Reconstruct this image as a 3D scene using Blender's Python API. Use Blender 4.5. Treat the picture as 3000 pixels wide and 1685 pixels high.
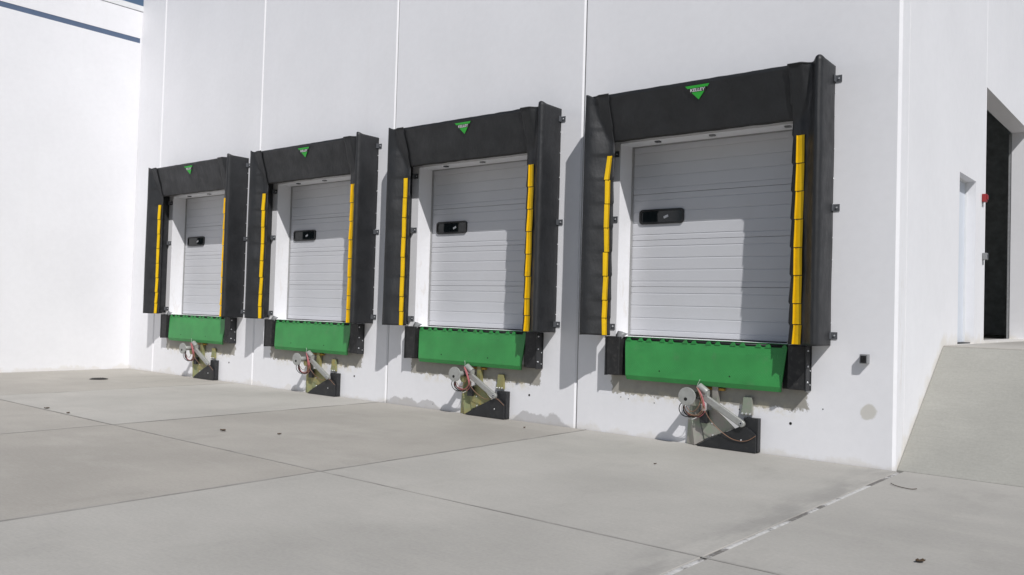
import bpy, bmesh, math, random
from mathutils import Vector, Matrix, noise

R = math.radians
scene = bpy.context.scene
col = scene.collection
for o in list(bpy.data.objects):
    bpy.data.objects.remove(o)

# ------------------------------------------------------------------ camera
cam_data = bpy.data.cameras.new('camera')
cam = bpy.data.objects.new('camera', cam_data)
col.objects.link(cam)
cam_data.sensor_width = 36.0
cam_data.sensor_fit = 'HORIZONTAL'
cam_data.lens = 36.0 * 2516.26 / 3000.0
cam_data.clip_start = 0.05
cam_data.clip_end = 2000
rot = Matrix(((0.77152052, -0.00541129, 0.63618142),
              (0.63554942, -0.03880885, -0.77108417),
              (0.02886203, 0.999232, -0.02650269)))
cam.matrix_world = Matrix.Translation((18.931, -10.0385, 1.6434)) @ rot.to_4x4()
scene.camera = cam

# ------------------------------------------------------------------ light
TO_SUN = Vector((1.41, -1.0, 1.74)).normalized()
SUN_EL = math.asin(TO_SUN.z)
SUN_AZ = math.atan2(TO_SUN.x, TO_SUN.y)
world = bpy.data.worlds.new('World')
scene.world = world
world.use_nodes = True
wn = world.node_tree
wn.nodes.clear()
w_out = wn.nodes.new('ShaderNodeOutputWorld')
w_bg = wn.nodes.new('ShaderNodeBackground')
w_sky = wn.nodes.new('ShaderNodeTexSky')
w_sky.sky_type = 'NISHITA'
w_sky.sun_disc = False
w_sky.sun_elevation = SUN_EL
w_sky.sun_rotation = SUN_AZ
w_sky.dust_density = 0.9
w_sky.air_density = 1.0
w_sky.ozone_density = 1.0
w_bg.inputs['Strength'].default_value = 0.074
wn.links.new(w_sky.outputs[0], w_bg.inputs['Color'])
wn.links.new(w_bg.outputs[0], w_out.inputs['Surface'])

sun_data = bpy.data.lights.new('sun', 'SUN')
sun_data.energy = 5.0
sun_data.angle = R(0.55)
sun_data.color = (1.0, 0.98, 0.965)
sun = bpy.data.objects.new('sun', sun_data)
col.objects.link(sun)
sun.rotation_euler = TO_SUN.to_track_quat('Z', 'Y').to_euler()
sun.location = (30, -20, 35)

scene.view_settings.view_transform = 'Standard'
scene.view_settings.look = 'None'
scene.view_settings.exposure = -0.44
scene.view_settings.gamma = 1.0
scene.view_settings.use_curve_mapping = False
scene.render.engine = 'CYCLES'
scene.cycles.max_bounces = 8
scene.cycles.diffuse_bounces = 5

# ------------------------------------------------------------------ constants of the place
P = 3.96                     # width of a tilt-up panel
XC = 16.18                   # outer corner of the dock wall
XL = -1.10                   # inner corner with the wing
WALL_T = 0.31
WALL_H = 11.0
DOCKS = [(i + 0.5) * P - 0.02 for i in range(4)]
FLOOR = 1.335
OPEN_W = 1.313
OPEN_TOP = 3.985


# ------------------------------------------------------------------ node helpers
class NT:
    def __init__(self, name):
        self.m = bpy.data.materials.new(name)
        self.m.use_nodes = True
        self.t = self.m.node_tree
        self.b = self.t.nodes['Principled BSDF']
        self.geo = None

    def node(self, kind, **kw):
        n = self.t.nodes.new(kind)
        for k, v in kw.items():
            setattr(n, k, v)
        return n

    def put(self, sock, v):
        if hasattr(v, 'is_output'):
            self.t.links.new(v, sock)
        else:
            sock.default_value = v

    def math(self, op, a, b=None, c=None, clamp=False):
        n = self.node('ShaderNodeMath', operation=op)
        n.use_clamp = clamp
        self.put(n.inputs[0], a)
        if b is not None:
            self.put(n.inputs[1], b)
        if c is not None:
            self.put(n.inputs[2], c)
        return n.outputs[0]

    def step(self, v, lo, hi):
        n = self.node('ShaderNodeMapRange')
        n.interpolation_type = 'SMOOTHSTEP'
        self.put(n.inputs[0], v)
        self.put(n.inputs[1], lo)
        self.put(n.inputs[2], hi)
        return n.outputs[0]

    def remap(self, v, a, b, c, d):
        n = self.node('ShaderNodeMapRange')
        for i, x in enumerate((v, a, b, c, d)):
            self.put(n.inputs[i], x)
        return n.outputs[0]

    def pos(self):
        if self.geo is None:
            self.geo = self.node('ShaderNodeNewGeometry')
            self.sep = self.node('ShaderNodeSeparateXYZ')
            self.t.links.new(self.geo.outputs['Position'], self.sep.inputs[0])
        return self.geo.outputs['Position']

    def xyz(self):
        self.pos()
        return self.sep.outputs

    def noise(self, scale, detail=3, rough=0.55, vec=None, stretch=None):
        if vec is None:
            vec = self.pos()
        if stretch:
            mp = self.node('ShaderNodeMapping')
            self.t.links.new(vec, mp.inputs[0])
            mp.inputs['Scale'].default_value = stretch
            vec = mp.outputs[0]
        n = self.node('ShaderNodeTexNoise')
        self.t.links.new(vec, n.inputs['Vector'])
        n.inputs['Scale'].default_value = scale
        n.inputs['Detail'].default_value = detail
        n.inputs['Roughness'].default_value = rough
        return n.outputs[0]

    def mix(self, f, a, b):
        n = self.node('ShaderNodeMix', data_type='RGBA')
        self.put(n.inputs[0], f)
        for s, v in ((n.inputs[6], a), (n.inputs[7], b)):
            if hasattr(v, 'is_output'):
                self.t.links.new(v, s)
            else:
                s.default_value = (*v, 1)
        return n.outputs[2]

    def scale_col(self, c, f):
        n = self.node('ShaderNodeVectorMath', operation='SCALE')
        self.put(n.inputs[0], c if hasattr(c, 'is_output') else c)
        self.put(n.inputs[3], f)
        return n.outputs[0]

    def bump(self, h, strength, dist=0.01):
        n = self.node('ShaderNodeBump')
        n.inputs['Strength'].default_value = strength
        n.inputs['Distance'].default_value = dist
        self.put(n.inputs['Height'], h)
        self.t.links.new(n.outputs[0], self.b.inputs['Normal'])

    def done(self, color, rough=0.6, metal=0.0, spec=0.5):
        if hasattr(color, 'is_output'):
            self.t.links.new(color, self.b.inputs['Base Color'])
        else:
            self.b.inputs['Base Color'].default_value = (*color, 1)
        self.put(self.b.inputs['Roughness'], rough)
        self.b.inputs['Metallic'].default_value = metal
        self.b.inputs['Specular IOR Level'].default_value = spec
        return self.m


def simple(name, c, rough=0.6, metal=0.0, spec=0.5, var=0.12, scale=6.0, bump=0.0, bscale=60, dirt=None):
    t = NT(name)
    f = t.remap(t.noise(scale, 4), 0.25, 0.75, 1 - var, 1 + var)
    cc = t.scale_col(c, f)
    if dirt:
        m = t.math('MULTIPLY', t.step(t.noise(scale * 1.7, 5, 0.65), 0.5, 0.72), dirt[1])
        cc = t.mix(m, cc, dirt[0])
    if bump:
        t.bump(t.noise(bscale, 4), bump, 0.004)
    return t.done(cc, rough, metal, spec)


def wall_paint():
    t = NT('white_painted_concrete')
    x, y, z = t.xyz()
    base = t.scale_col((0.785, 0.784, 0.805), t.remap(t.noise(0.55, 4), 0.3, 0.7, 0.965, 1.03))
    base = t.scale_col(base, t.remap(t.noise(9, 4, 0.6), 0.3, 0.7, 0.985, 1.015))
    # faint rain streaks
    st = t.noise(1.0, 4, 0.6, stretch=(2.6, 2.6, 0.16))
    base = t.mix(t.math('MULTIPLY', t.step(st, 0.56, 0.78), 0.10), base, (0.60, 0.59, 0.56))
    # splashed dirt above the pavement
    sp = t.noise(2.2, 5, 0.65)
    low = t.math('SUBTRACT', t.remap(sp, 0.35, 0.7, -0.02, 0.17), z)
    base = t.mix(t.math('MULTIPLY', t.step(low, -0.02, 0.06), 0.30), base, (0.58, 0.53, 0.43))
    # grey wet-looking splash marks in two places of the wall foot
    wx = t.noise(0.9, 4, 0.6, stretch=(1.0, 1.0, 0.35))
    for cx_, wd, hh in ((8.55, 0.80, 0.20), (11.25, 0.62, 0.17)):
        ax = t.math('ABSOLUTE', t.math('SUBTRACT', x, cx_))
        ht = t.math('MULTIPLY', t.step(ax, wd, wd * 0.45), hh)
        ht = t.math('MULTIPLY', ht, t.remap(t.noise(3.4, 4), 0.3, 0.7, 0.35, 1.25))
        m = t.step(t.math('SUBTRACT', ht, z), -0.004, 0.035)
        base = t.mix(t.math('MULTIPLY', m, 0.62), base, (0.36, 0.35, 0.345))
    # unpainted concrete left below each dock pit
    lx = t.math('SUBTRACT', t.math('FLOORED_MODULO', t.math('SUBTRACT', x, DOCKS[0] - P / 2), P), P / 2)
    rag = t.remap(t.noise(5.5, 5, 0.7), 0.3, 0.7, -0.055, 0.055)
    inx = t.step(t.math('ADD', t.math('ABSOLUTE', lx), rag), 1.375, 1.355)
    inz = t.step(t.math('ADD', z, rag), 0.545, 0.565)
    topz = t.step(z, 0.86, 0.82)
    onlydock = t.math('MULTIPLY', t.step(x, 0.0, 0.02), t.step(y, 0.2, 0.1))
    m = t.math('MULTIPLY', t.math('MULTIPLY', inx, inz), t.math('MULTIPLY', topz, onlydock))
    bare = t.mix(t.noise(7, 5, 0.7), (0.26, 0.25, 0.23), (0.42, 0.40, 0.35))
    base = t.mix(m, base, bare)
    # overspray / grout staining just under the band
    un = t.math('MULTIPLY', t.step(z, 0.40, 0.55), t.step(z, 0.66, 0.56))
    un = t.math('MULTIPLY', un, t.step(t.math('ABSOLUTE', lx), 1.3, 1.1))
    un = t.math('MULTIPLY', un, t.step(t.noise(6, 5, 0.7), 0.44, 0.62))
    base = t.mix(t.math('MULTIPLY', t.math('MULTIPLY', un, onlydock), 0.45), base, (0.60, 0.53, 0.36))
    # round patch of bare grout near the corner
    dx = t.math('SUBTRACT', x, 15.89)
    dz = t.math('SUBTRACT', z, 0.614)
    rr = t.math('SQRT', t.math('ADD', t.math('MULTIPLY', dx, dx), t.math('MULTIPLY', dz, dz)))
    rr = t.math('ADD', rr, t.remap(t.noise(9, 3), 0.3, 0.7, -0.012, 0.012))
    mm = t.math('MULTIPLY', t.step(rr, 0.10, 0.075), t.math('MULTIPLY', t.step(y, 0.1, 0.05), 0.75))
    base = t.mix(mm, base, (0.52, 0.50, 0.44))
    # ochre dirt along the concrete slope on the side wall
    sl = t.math('SUBTRACT', z, t.math('MINIMUM', t.math('MULTIPLY', t.math('SUBTRACT', y, 0.07), 0.687), 1.34))
    sm = t.math('MULTIPLY', t.step(t.math('ADD', sl, t.remap(t.noise(4, 5), 0.3, 0.7, -0.1, 0.1)), 0.19, 0.0),
                t.step(y, 0.06, 0.09))
    base = t.mix(t.math('MULTIPLY', sm, 0.34), base, (0.60, 0.53, 0.38))
    # scuffs from pallets on the door jambs, dark hairline scratches and small chips elsewhere
    jm = t.math('MULTIPLY', t.step(y, 0.02, 0.06), t.math('MULTIPLY', t.step(y, 0.33, 0.30), t.step(z, 3.3, 2.4)))
    jm = t.math('MULTIPLY', jm, t.step(t.noise(5.5, 6, 0.7, stretch=(1, 1.6, 0.5)), 0.52, 0.68))
    base = t.mix(t.math('MULTIPLY', jm, 0.25), base, (0.52, 0.45, 0.37))
    sc = t.step(t.noise(7.0, 6, 0.75, stretch=(0.35, 1, 2.6)), 0.70, 0.735)
    base = t.mix(t.math('MULTIPLY', t.math('MULTIPLY', sc, t.step(z, 3.2, 1.0)), 0.30), base, (0.42, 0.40, 0.37))
    h = t.math('ADD', t.noise(55, 4, 0.6), t.math('MULTIPLY', t.noise(3.0, 3), 1.5))
    t.bump(h, 0.10, 0.006)
    return t.done(base, 0.62, 0, 0.35)


def slab_mat(name, tint, mul=1.0):
    t = NT(name)
    x, y, z = t.xyz()
    info = t.node('ShaderNodeObjectInfo')
    rnd = info.outputs['Random']
    big = t.noise(0.42, 5, 0.6)
    c = t.mix(t.step(big, 0.30, 0.70), tuple(v * 0.90 * mul for v in tint), tuple(v * 1.06 * mul for v in tint))
    vm = t.node('ShaderNodeVectorMath', operation='MULTIPLY')
    t.put(vm.inputs[0], c)
    t.t.links.new(info.outputs['Color'], vm.inputs[1])
    c = t.scale_col(vm.outputs[0], t.remap(rnd, 0, 1, 0.985, 1.015))
    # trowel sweeps and pale drying marks
    sw = t.noise(1.0, 5, 0.62, stretch=(0.55, 1.5, 1))
    c = t.mix(t.math('MULTIPLY', t.step(sw, 0.50, 0.72), 0.28), c, tuple(v * 1.22 * mul for v in tint))
    dk = t.noise(0.8, 6, 0.68, stretch=(1.5, 0.7, 1))
    c = t.mix(t.math('MULTIPLY', t.step(dk, 0.53, 0.74), 0.26), c, tuple(v * 0.62 * mul for v in tint))
    c = t.scale_col(c, t.remap(t.noise(34, 4, 0.65), 0.25, 0.75, 0.93, 1.07))
    br = t.noise(1.0, 3, 0.6, stretch=(6, 90, 1))
    c = t.scale_col(c, t.remap(br, 0.3, 0.7, 0.965, 1.035))
    spk = t.step(t.noise(150, 2, 0.5), 0.68, 0.74)
    c = t.mix(t.math('MULTIPLY', spk, 0.35), c, tuple(v * 0.5 * mul for v in tint))
    # soil lying in a feathered strip along the wide joint
    jd = t.math('SUBTRACT', 16.20, x)
    jm = t.math('MULTIPLY', t.step(jd, 0.55, 0.0), t.step(x, 16.24, 16.20))
    jm = t.math('MULTIPLY', jm, t.step(t.noise(1.6, 4, 0.6, stretch=(2, 0.7, 1)), 0.36, 0.62))
    jm = t.math('MULTIPLY', jm, t.step(y, 0.05, 0.0))
    c = t.mix(t.math('MULTIPLY', jm, 0.38), c, (0.17, 0.165, 0.16))
    t.bump(t.math('ADD', t.noise(120, 3, 0.6), t.math('MULTIPLY', t.noise(12, 4), 1.4)), 0.18, 0.004)
    return t.done(c, 0.88, 0, 0.25)


def fabric_mat():
    t = NT('black_vinyl_fabric')
    c = t.scale_col((0.0155, 0.0165, 0.0185), t.remap(t.noise(3.2, 5, 0.6), 0.3, 0.7, 0.75, 1.3))
    dust = t.step(t.noise(1.6, 6, 0.7, stretch=(1, 1, 0.6)), 0.50, 0.78)
    c = t.mix(t.math('MULTIPLY', dust, 0.07), c, (0.09, 0.088, 0.085))
    wr = t.noise(4.2, 4, 0.6, stretch=(1.6, 1.6, 0.7))
    h = t.math('ADD', t.math('MULTIPLY', t.noise(7, 3, stretch=(1, 1, 0.5)), 3.0), t.math('MULTIPLY', wr, 6.0))
    h = t.math('ADD', h, t.math('MULTIPLY', t.noise(260, 2), 0.6))
    t.bump(h, 0.20, 0.010)
    return t.done(c, t.remap(t.noise(5, 4), 0.3, 0.7, 0.44, 0.62), 0, 0.5)


def tread_mat():
    t = NT('green_tread_plate')
    tc = t.pos()
    c = t.scale_col((0.036, 0.258, 0.062), t.remap(t.noise(3, 5), 0.3, 0.7, 0.86, 1.12))
    mp = t.node('ShaderNodeMapping')
    t.t.links.new(tc, mp.inputs[0])
    mp.inputs['Rotation'].default_value = (0, R(45), 0)
    v = t.node('ShaderNodeTexVoronoi')
    v.inputs['Scale'].default_value = 42
    v.inputs['Randomness'].default_value = 0.15
    t.t.links.new(mp.outputs[0], v.inputs['Vector'])
    d = t.step(v.outputs['Distance'], 0.42, 0.12)
    c = t.mix(t.math('MULTIPLY', d, 0.25), c, (0.05, 0.33, 0.10))
    dirt = t.step(t.noise(4.5, 6, 0.72), 0.55, 0.74)
    c = t.mix(t.math('MULTIPLY', dirt, 0.20), c, (0.16, 0.17, 0.13))
    sm_ = t.step(t.noise(5.0, 6, 0.75, stretch=(0.5, 1, 2.4)), 0.60, 0.72)
    c = t.mix(t.math('MULTIPLY', sm_, 0.30), c, (0.035, 0.075, 0.04))
    t.bump(t.math('ADD', d, t.math('MULTIPLY', t.noise(30, 3), 0.3)), 0.35, 0.003)
    return t.done(c, 0.46, 0, 0.5)


def zinc_mat(name, a, b, c3):
    t = NT(name)
    c = t.mix(t.step(t.noise(6, 5, 0.65), 0.35, 0.65), a, b)
    c = t.mix(t.step(t.noise(11, 5, 0.7), 0.54, 0.70), c, c3)
    t.bump(t.noise(40, 3), 0.1, 0.002)
    return t.done(c, t.remap(t.noise(9, 4), 0.3, 0.7, 0.38, 0.6), 0.35, 0.5)


M = {}
M['wall'] = wall_paint()
M['slab'] = slab_mat('broomed_concrete', (0.388, 0.370, 0.338))
M['ramp'] = slab_mat('slope_concrete', (0.322, 0.317, 0.288))
M['ground'] = simple('joint_filler_ground', (0.10, 0.097, 0.09), 0.95, var=0.25, scale=2)
M['sealant'] = simple('wall_joint_sealant', (0.30, 0.295, 0.285), 0.7, var=0.1)
t_ = NT('weathered_joint_sealant')
c_ = t_.mix(t_.step(t_.noise(3.0, 5, 0.7), 0.47, 0.56), (0.53, 0.52, 0.505), (0.17, 0.16, 0.15))
c_ = t_.scale_col(c_, t_.remap(t_.noise(25, 4), 0.3, 0.7, 0.8, 1.15))
t_.bump(t_.noise(18, 4), 0.6, 0.01)
M['floor_sealant'] = t_.done(c_, 0.8, 0, 0.3)
M['fabric'] = fabric_mat()
M['frame_black'] = simple('black_painted_steel', (0.017, 0.018, 0.020), 0.5, var=0.25, dirt=((0.07, 0.068, 0.06), 0.28))
M['rubber'] = simple('black_bumper_rubber', (0.015, 0.015, 0.016), 0.62, var=0.3, scale=9, bump=0.25, dirt=((0.09, 0.085, 0.08), 0.35))
M['yellow'] = simple('yellow_vinyl', (0.74, 0.465, 0.004), 0.6, spec=0.25, var=0.08, scale=5, bump=0.1, bscale=20, dirt=((0.40, 0.25, 0.03), 0.25))
M['tread'] = tread_mat()
M['green'] = simple('green_painted_steel', (0.022, 0.23, 0.05), 0.5, var=0.15, scale=10, dirt=((0.10, 0.12, 0.08), 0.4))
M['door'] = simple('white_steel_door', (0.535, 0.540, 0.565), 0.42, var=0.03, scale=1.3, bump=0.04, bscale=200, dirt=((0.45, 0.44, 0.42), 0.12))
M['door_track'] = simple('grey_track_steel', (0.30, 0.30, 0.30), 0.5, var=0.1)
M['door_seal'] = simple('dark_rubber_seal', (0.03, 0.03, 0.032), 0.7)
M['glass'] = NT('dark_window_glass').done((0.012, 0.016, 0.018), 0.06, 0, 0.5)
M['window_frame'] = simple('black_plastic_frame', (0.012, 0.012, 0.013), 0.35, var=0.1)
M['sticker'] = simple('white_sticker', (0.70, 0.70, 0.72), 0.5, var=0.05)
M['logo_green'] = simple('emblem_green_print', (0.030, 0.47, 0.045), 0.55, var=0.06)
M['logo_white'] = simple('emblem_white_print', (0.80, 0.80, 0.82), 0.5, var=0.03)
M['logo_black'] = simple('emblem_black_print', (0.012, 0.012, 0.014), 0.5, var=0.03)
M['galv'] = simple('galvanised_steel', (0.46, 0.47, 0.48), 0.4, metal=0.5, var=0.18, scale=20)
M['bolt'] = simple('bright_bolt_steel', (0.75, 0.76, 0.78), 0.28, metal=0.6, var=0.05)
M['tab'] = simple('dark_grey_bracket_steel', (0.10, 0.105, 0.115), 0.5, metal=0.2, var=0.2, scale=25)
M['silver'] = simple('grey_painted_steel', (0.33, 0.335, 0.32), 0.42, metal=0.15, var=0.10, scale=12, dirt=((0.20, 0.19, 0.15), 0.35))
M['zinc_yellow'] = zinc_mat('yellow_zinc_plating', (0.33, 0.30, 0.13), (0.27, 0.30, 0.16), (0.42, 0.33, 0.10))
M['zinc_grey'] = zinc_mat('green_grey_zinc_plating', (0.36, 0.335, 0.31), (0.29, 0.34, 0.26), (0.38, 0.33, 0.31))
M['orange_zinc'] = simple('orange_zinc_plating', (0.52, 0.29, 0.04), 0.5, metal=0.2, var=0.2, scale=20)
M['wire_red'] = simple('red_wire_jacket', (0.40, 0.12, 0.13), 0.5)
M['wire_orange'] = simple('orange_brown_wire_jacket', (0.25, 0.14, 0.09), 0.5)
M['wire_black'] = simple('black_wire_jacket', (0.015, 0.015, 0.015), 0.45)
M['blue'] = simple('blue_grey_reveal_paint', (0.085, 0.125, 0.205), 0.6, var=0.06)
M['coping'] = simple('white_metal_coping', (0.72, 0.73, 0.74), 0.45, var=0.04)
M['interior'] = simple('dark_warehouse_lining', (0.72, 0.75, 0.76), 0.85, var=0.2)
M['interior_floor'] = simple('sealed_concrete_floor', (0.16, 0.155, 0.145), 0.6, var=0.15)
M['side_door'] = simple('pale_blue_grey_door_paint', (0.60, 0.64, 0.70), 0.45, var=0.03)
M['red'] = simple('red_alarm_plastic', (0.27, 0.018, 0.022), 0.4, var=0.06)
M['box_grey'] = simple('grey_plastic_box', (0.22, 0.225, 0.23), 0.45, var=0.06)
M['iron'] = simple('cast_iron', (0.045, 0.042, 0.04), 0.6, metal=0.3, var=0.3, scale=30, bump=0.3)
M['leaf'] = simple('dry_brown_leaf', (0.085, 0.055, 0.03), 0.8, var=0.4, scale=60)
M['twig'] = simple('grey_brown_twig', (0.09, 0.07, 0.055), 0.85, var=0.3)
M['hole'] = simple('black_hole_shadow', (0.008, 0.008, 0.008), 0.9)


# ------------------------------------------------------------------ mesh helpers
class MB:
    def __init__(self):
        self.v, self.f, self.sm = [], [], []

    def add(self, vs, fs, smooth=False):
        n = len(self.v)
        self.v += [tuple(p) for p in vs]
        self.f += [tuple(i + n for i in f) for f in fs]
        self.sm += [smooth] * len(fs)
        return self

    def box(self, x0, x1, y0, y1, z0, z1):
        vs = [(x, y, z) for z in (z0, z1) for y in (y0, y1) for x in (x0, x1)]
        return self.add(vs, [(0, 2, 3, 1), (4, 5, 7, 6), (0, 1, 5, 4), (2, 6, 7, 3), (0, 4, 6, 2), (1, 3, 7, 5)])

    def prism(self, poly, y0, y1):
        """polygon in x,z extruded along y (y0 is the front, smaller y)"""
        n = len(poly)
        a = sum(poly[i][0] * poly[(i + 1) % n][1] - poly[(i + 1) % n][0] * poly[i][1] for i in range(n))
        if a < 0:
            poly = poly[::-1]
        vs = [(x, y0, z) for x, z in poly] + [(x, y1, z) for x, z in poly]
        fs = [tuple(range(n)), tuple(range(2 * n - 1, n - 1, -1))]
        for i in range(n):
            j = (i + 1) % n
            fs.append((i, i + n, j + n, j))
        return self.add(vs, fs)

    def cyl(self, p0, p1, r0, r1=None, n=20, caps=True):
        r1 = r0 if r1 is None else r1
        p0, p1 = Vector(p0), Vector(p1)
        d = (p1 - p0).normalized()
        a = d.orthogonal().normalized()
        b = d.cross(a)
        vs = []
        for p, r in ((p0, r0), (p1, r1)):
            for i in range(n):
                t = 2 * math.pi * i / n
                vs.append(p + a * (r * math.cos(t)) + b * (r * math.sin(t)))
        self.add(vs, [(i, (i + 1) % n, (i + 1) % n + n, i + n) for i in range(n)], True)
        if caps:
            self.add(vs, [tuple(range(n - 1, -1, -1)), tuple(range(n, 2 * n))])
        return self

    def tube(self, pts, r, n=8):
        pts = [Vector(p) for p in pts]
        # catmull-rom smoothing
        q = []
        for i in range(len(pts) - 1):
            p0 = pts[max(i - 1, 0)]
            p1, p2 = pts[i], pts[i + 1]
            p3 = pts[min(i + 2, len(pts) - 1)]
            for k in range(6):
                t = k / 6
                q.append(0.5 * ((2 * p1) + (p2 - p0) * t + (2 * p0 - 5 * p1 + 4 * p2 - p3) * t * t
                                + (3 * p1 - p0 - 3 * p2 + p3) * t ** 3))
        q.append(pts[-1])
        vs = []
        up = Vector((0.3, 0.2, 1)).normalized()
        for i, p in enumerate(q):
            d = (q[min(i + 1, len(q) - 1)] - q[max(i - 1, 0)]).normalized()
            a = d.cross(up)
            a = a.normalized() if a.length > 1e-4 else d.orthogonal().normalized()
            b = d.cross(a)
            for k in range(n):
                t = 2 * math.pi * k / n
                vs.append(p + (a * math.cos(t) + b * math.sin(t)) * r)
        fs = []
        for i in range(len(q) - 1):
            for k in range(n):
                fs.append((i * n + k, i * n + (k + 1) % n, (i + 1) * n + (k + 1) % n, (i + 1) * n + k))
        fs += [tuple(range(n - 1, -1, -1)), tuple(range((len(q) - 1) * n, len(q) * n))]
        return self.add(vs, fs, True)

    def grid(self, rows, smooth=True):
        nr, nc = len(rows), len(rows[0])
        vs = [p for r in rows for p in r]
        fs = [(i * nc + j, i * nc + j + 1, (i + 1) * nc + j + 1, (i + 1) * nc + j)
              for i in range(nr - 1) for j in range(nc - 1)]
        return self.add(vs, fs, smooth)

    def build(self, name, mat, parent=None, loc=None, bevel=0, solid=0, segs=2):
        me = bpy.data.meshes.new(name)
        me.from_pydata(self.v, [], self.f)
        me.polygons.foreach_set('use_smooth', self.sm)
        me.update()
        bm = bmesh.new()
        bm.from_mesh(me)
        bmesh.ops.remove_doubles(bm, verts=bm.verts, dist=1e-5)
        if not solid:
            bmesh.ops.recalc_face_normals(bm, faces=bm.faces)
        bm.to_mesh(me)
        bm.free()
        me.materials.append(mat)
        o = bpy.data.objects.new(name, me)
        col.objects.link(o)
        if parent:
            o.parent = parent
        if loc:
            o.location = loc
        if solid:
            s = o.modifiers.new('thickness', 'SOLIDIFY')
            s.thickness = solid
            s.offset = 0
        if bevel:
            b = o.modifiers.new('edge', 'BEVEL')
            b.width = bevel
            b.segments = segs
            b.limit_method = 'ANGLE'
            b.angle_limit = R(40)
        return o


def empty(name, loc=(0, 0, 0)):
    o = bpy.data.objects.new(name, None)
    col.objects.link(o)
    o.location = loc
    o.empty_display_size = 0.2
    return o


def tag(o, label=None, cat=None, group=None, kind=None):
    if label:
        o['label'] = label
    if cat:
        o['category'] = cat
    if group:
        o['group'] = group
    if kind:
        o['kind'] = kind
    return o


def copy_tree(o, parent=None):
    c = o.copy()
    col.objects.link(c)
    c.parent = parent
    for ch in o.children:
        copy_tree(ch, c)
    return c


# ------------------------------------------------------------------ ground and pavement
gm = MB().add([(-900, -900, -0.06), (900, -900, -0.06), (900, 900, -0.06), (-900, 900, -0.06)], [(0, 1, 2, 3)])
ground = tag(gm.build('ground', M['ground']), kind='structure')

pavement = tag(empty('pavement'), kind='structure')
XS = [XL + 0.006, 3.45, 7.77, 12.085, 16.235, 20.5, 24.8, 29.1]
YS = [-0.014, -4.632, -9.25, -13.9, -18.5, -23.1]
random.seed(4)
for i in range(len(XS) - 1):
    for j in range(len(YS) - 1):
        gx0 = 0.026 if i == 4 else 0.008
        gx1 = 0.026 if i == 3 else 0.008
        x0, x1, y1, y0 = XS[i] + gx0, XS[i + 1] - gx1, YS[j] - 0.008 if j else (0.050 if i >= 4 else YS[0]), YS[j + 1] + 0.008
        c = 0.004
        zt = random.uniform(-0.0015, 0.0012)
        m = MB()
        vs = [(x0, y0, -0.14), (x1, y0, -0.14), (x1, y1, -0.14), (x0, y1, -0.14),
              (x0, y0, zt - c), (x1, y0, zt - c), (x1, y1, zt - c), (x0, y1, zt - c),
              (x0 + c, y0 + c, zt), (x1 - c, y0 + c, zt), (x1 - c, y1 - c, zt), (x0 + c, y1 - c, zt)]
        fs = [(0, 3, 2, 1), (8, 9, 10, 11)]
        for k in range(4):
            n = (k + 1) % 4
            fs += [(k, n, n + 4, k + 4), (k + 4, n + 4, n + 8, k + 8)]
        so = m.add(vs, fs).build('slab', M['slab'], pavement)
        tone = {(0, 0): 0.97, (1, 0): 1.05, (2, 0): 0.955, (3, 0): 1.045, (0, 1): 1.0, (1, 1): 0.97, (2, 1): 0.935, (3, 1): 1.03}.get((i, j), random.uniform(0.95, 1.04))
        warm = {(2, 0): 0.985, (2, 1): 0.975, (1, 1): 0.98, (0, 0): 0.98}.get((i, j), 1.02)
        so.color = (tone * 1.0, tone * (0.5 + 0.5 * warm), tone * warm, 1)
# dark dirt-filled control joints, each strip its own piece
M['joint'] = simple('dirt_filled_joint', (0.292, 0.280, 0.258), 0.95, var=0.3, scale=3.0)
for axis, val, a0, a1, w in [('y', YS[1], XS[0], XS[-1], 0.0125), ('y', YS[2], XS[0], XS[-1], 0.012)] + \
        [('x', XS[q], YS[0], YS[-1], wq) for q, wq in ((1, 0.008), (2, 0.009), (3, 0.018), (5, 0.010), (6, 0.010))]:
    n = int(abs(a1 - a0) / 0.15)
    rows = []
    for q in range(n + 1):
        p = a0 + (a1 - a0) * q / n
        ww = w * (1 + 0.5 * noise.noise((p * 1.7, val, 0.3))) * (1.0 if noise.noise((p * 0.8, val, 4.0)) > -0.35 else 0.45)
        c = val + 0.004 * noise.noise((p * 1.2, val, 8.0))
        rows.append([(p, c - ww, 0.0026), (p, c + ww, 0.0026)] if axis == 'y' else [(c - ww, p, 0.0030), (c + ww, p, 0.0030)])
    MB().grid(rows, False).build('joint_filler', M['joint'], pavement)
# sealant squeezed into the wide joint that runs out from the building corner
rows = []
for k in range(140):
    y = -0.02 - k * 0.12
    h = -0.004 + 0.006 * noise.noise((1.7, y * 2.3, 0))
    w = 0.033 + 0.010 * noise.noise((5.1, y * 1.9, 3))
    sh = 0.005 * noise.noise((9.1, y * 1.1, 3))
    rows.append([(16.235 + sh - w, y, -0.012), (16.235 + sh - w * 0.5, y, h), (16.235 + sh + w * 0.5, y, h),
                 (16.235 + sh + w, y, -0.012)])
MB().grid(rows).build('joint_sealant', M['floor_sealant'], pavement)

# concrete slope beside the corner and the landing above it
m = MB()
m.add([(XC + 0.006, 0.07, -0.1), (XC + 0.006, 0.07, 0.0), (XC + 0.006, 2.03, 1.335), (XC + 0.006, 2.03, -0.1),
       (27, 0.07, -0.1), (27, 0.07, 0.0), (27, 2.03, 1.335), (27, 2.03, -0.1)],
      [(1, 5, 6, 2), (0, 4, 5, 1), (0, 1, 2, 3), (4, 7, 6, 5), (3, 2, 6, 7), (0, 3, 7, 4)])
tag(m.build('concrete_slope', M['ramp']), kind='structure')
m = MB()
m.box(XC + 0.006, 27, 2.042, 15.5, -0.1, 1.352)
tag(m.build('landing', M['slab'], bevel=0.012), kind='structure')

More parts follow.
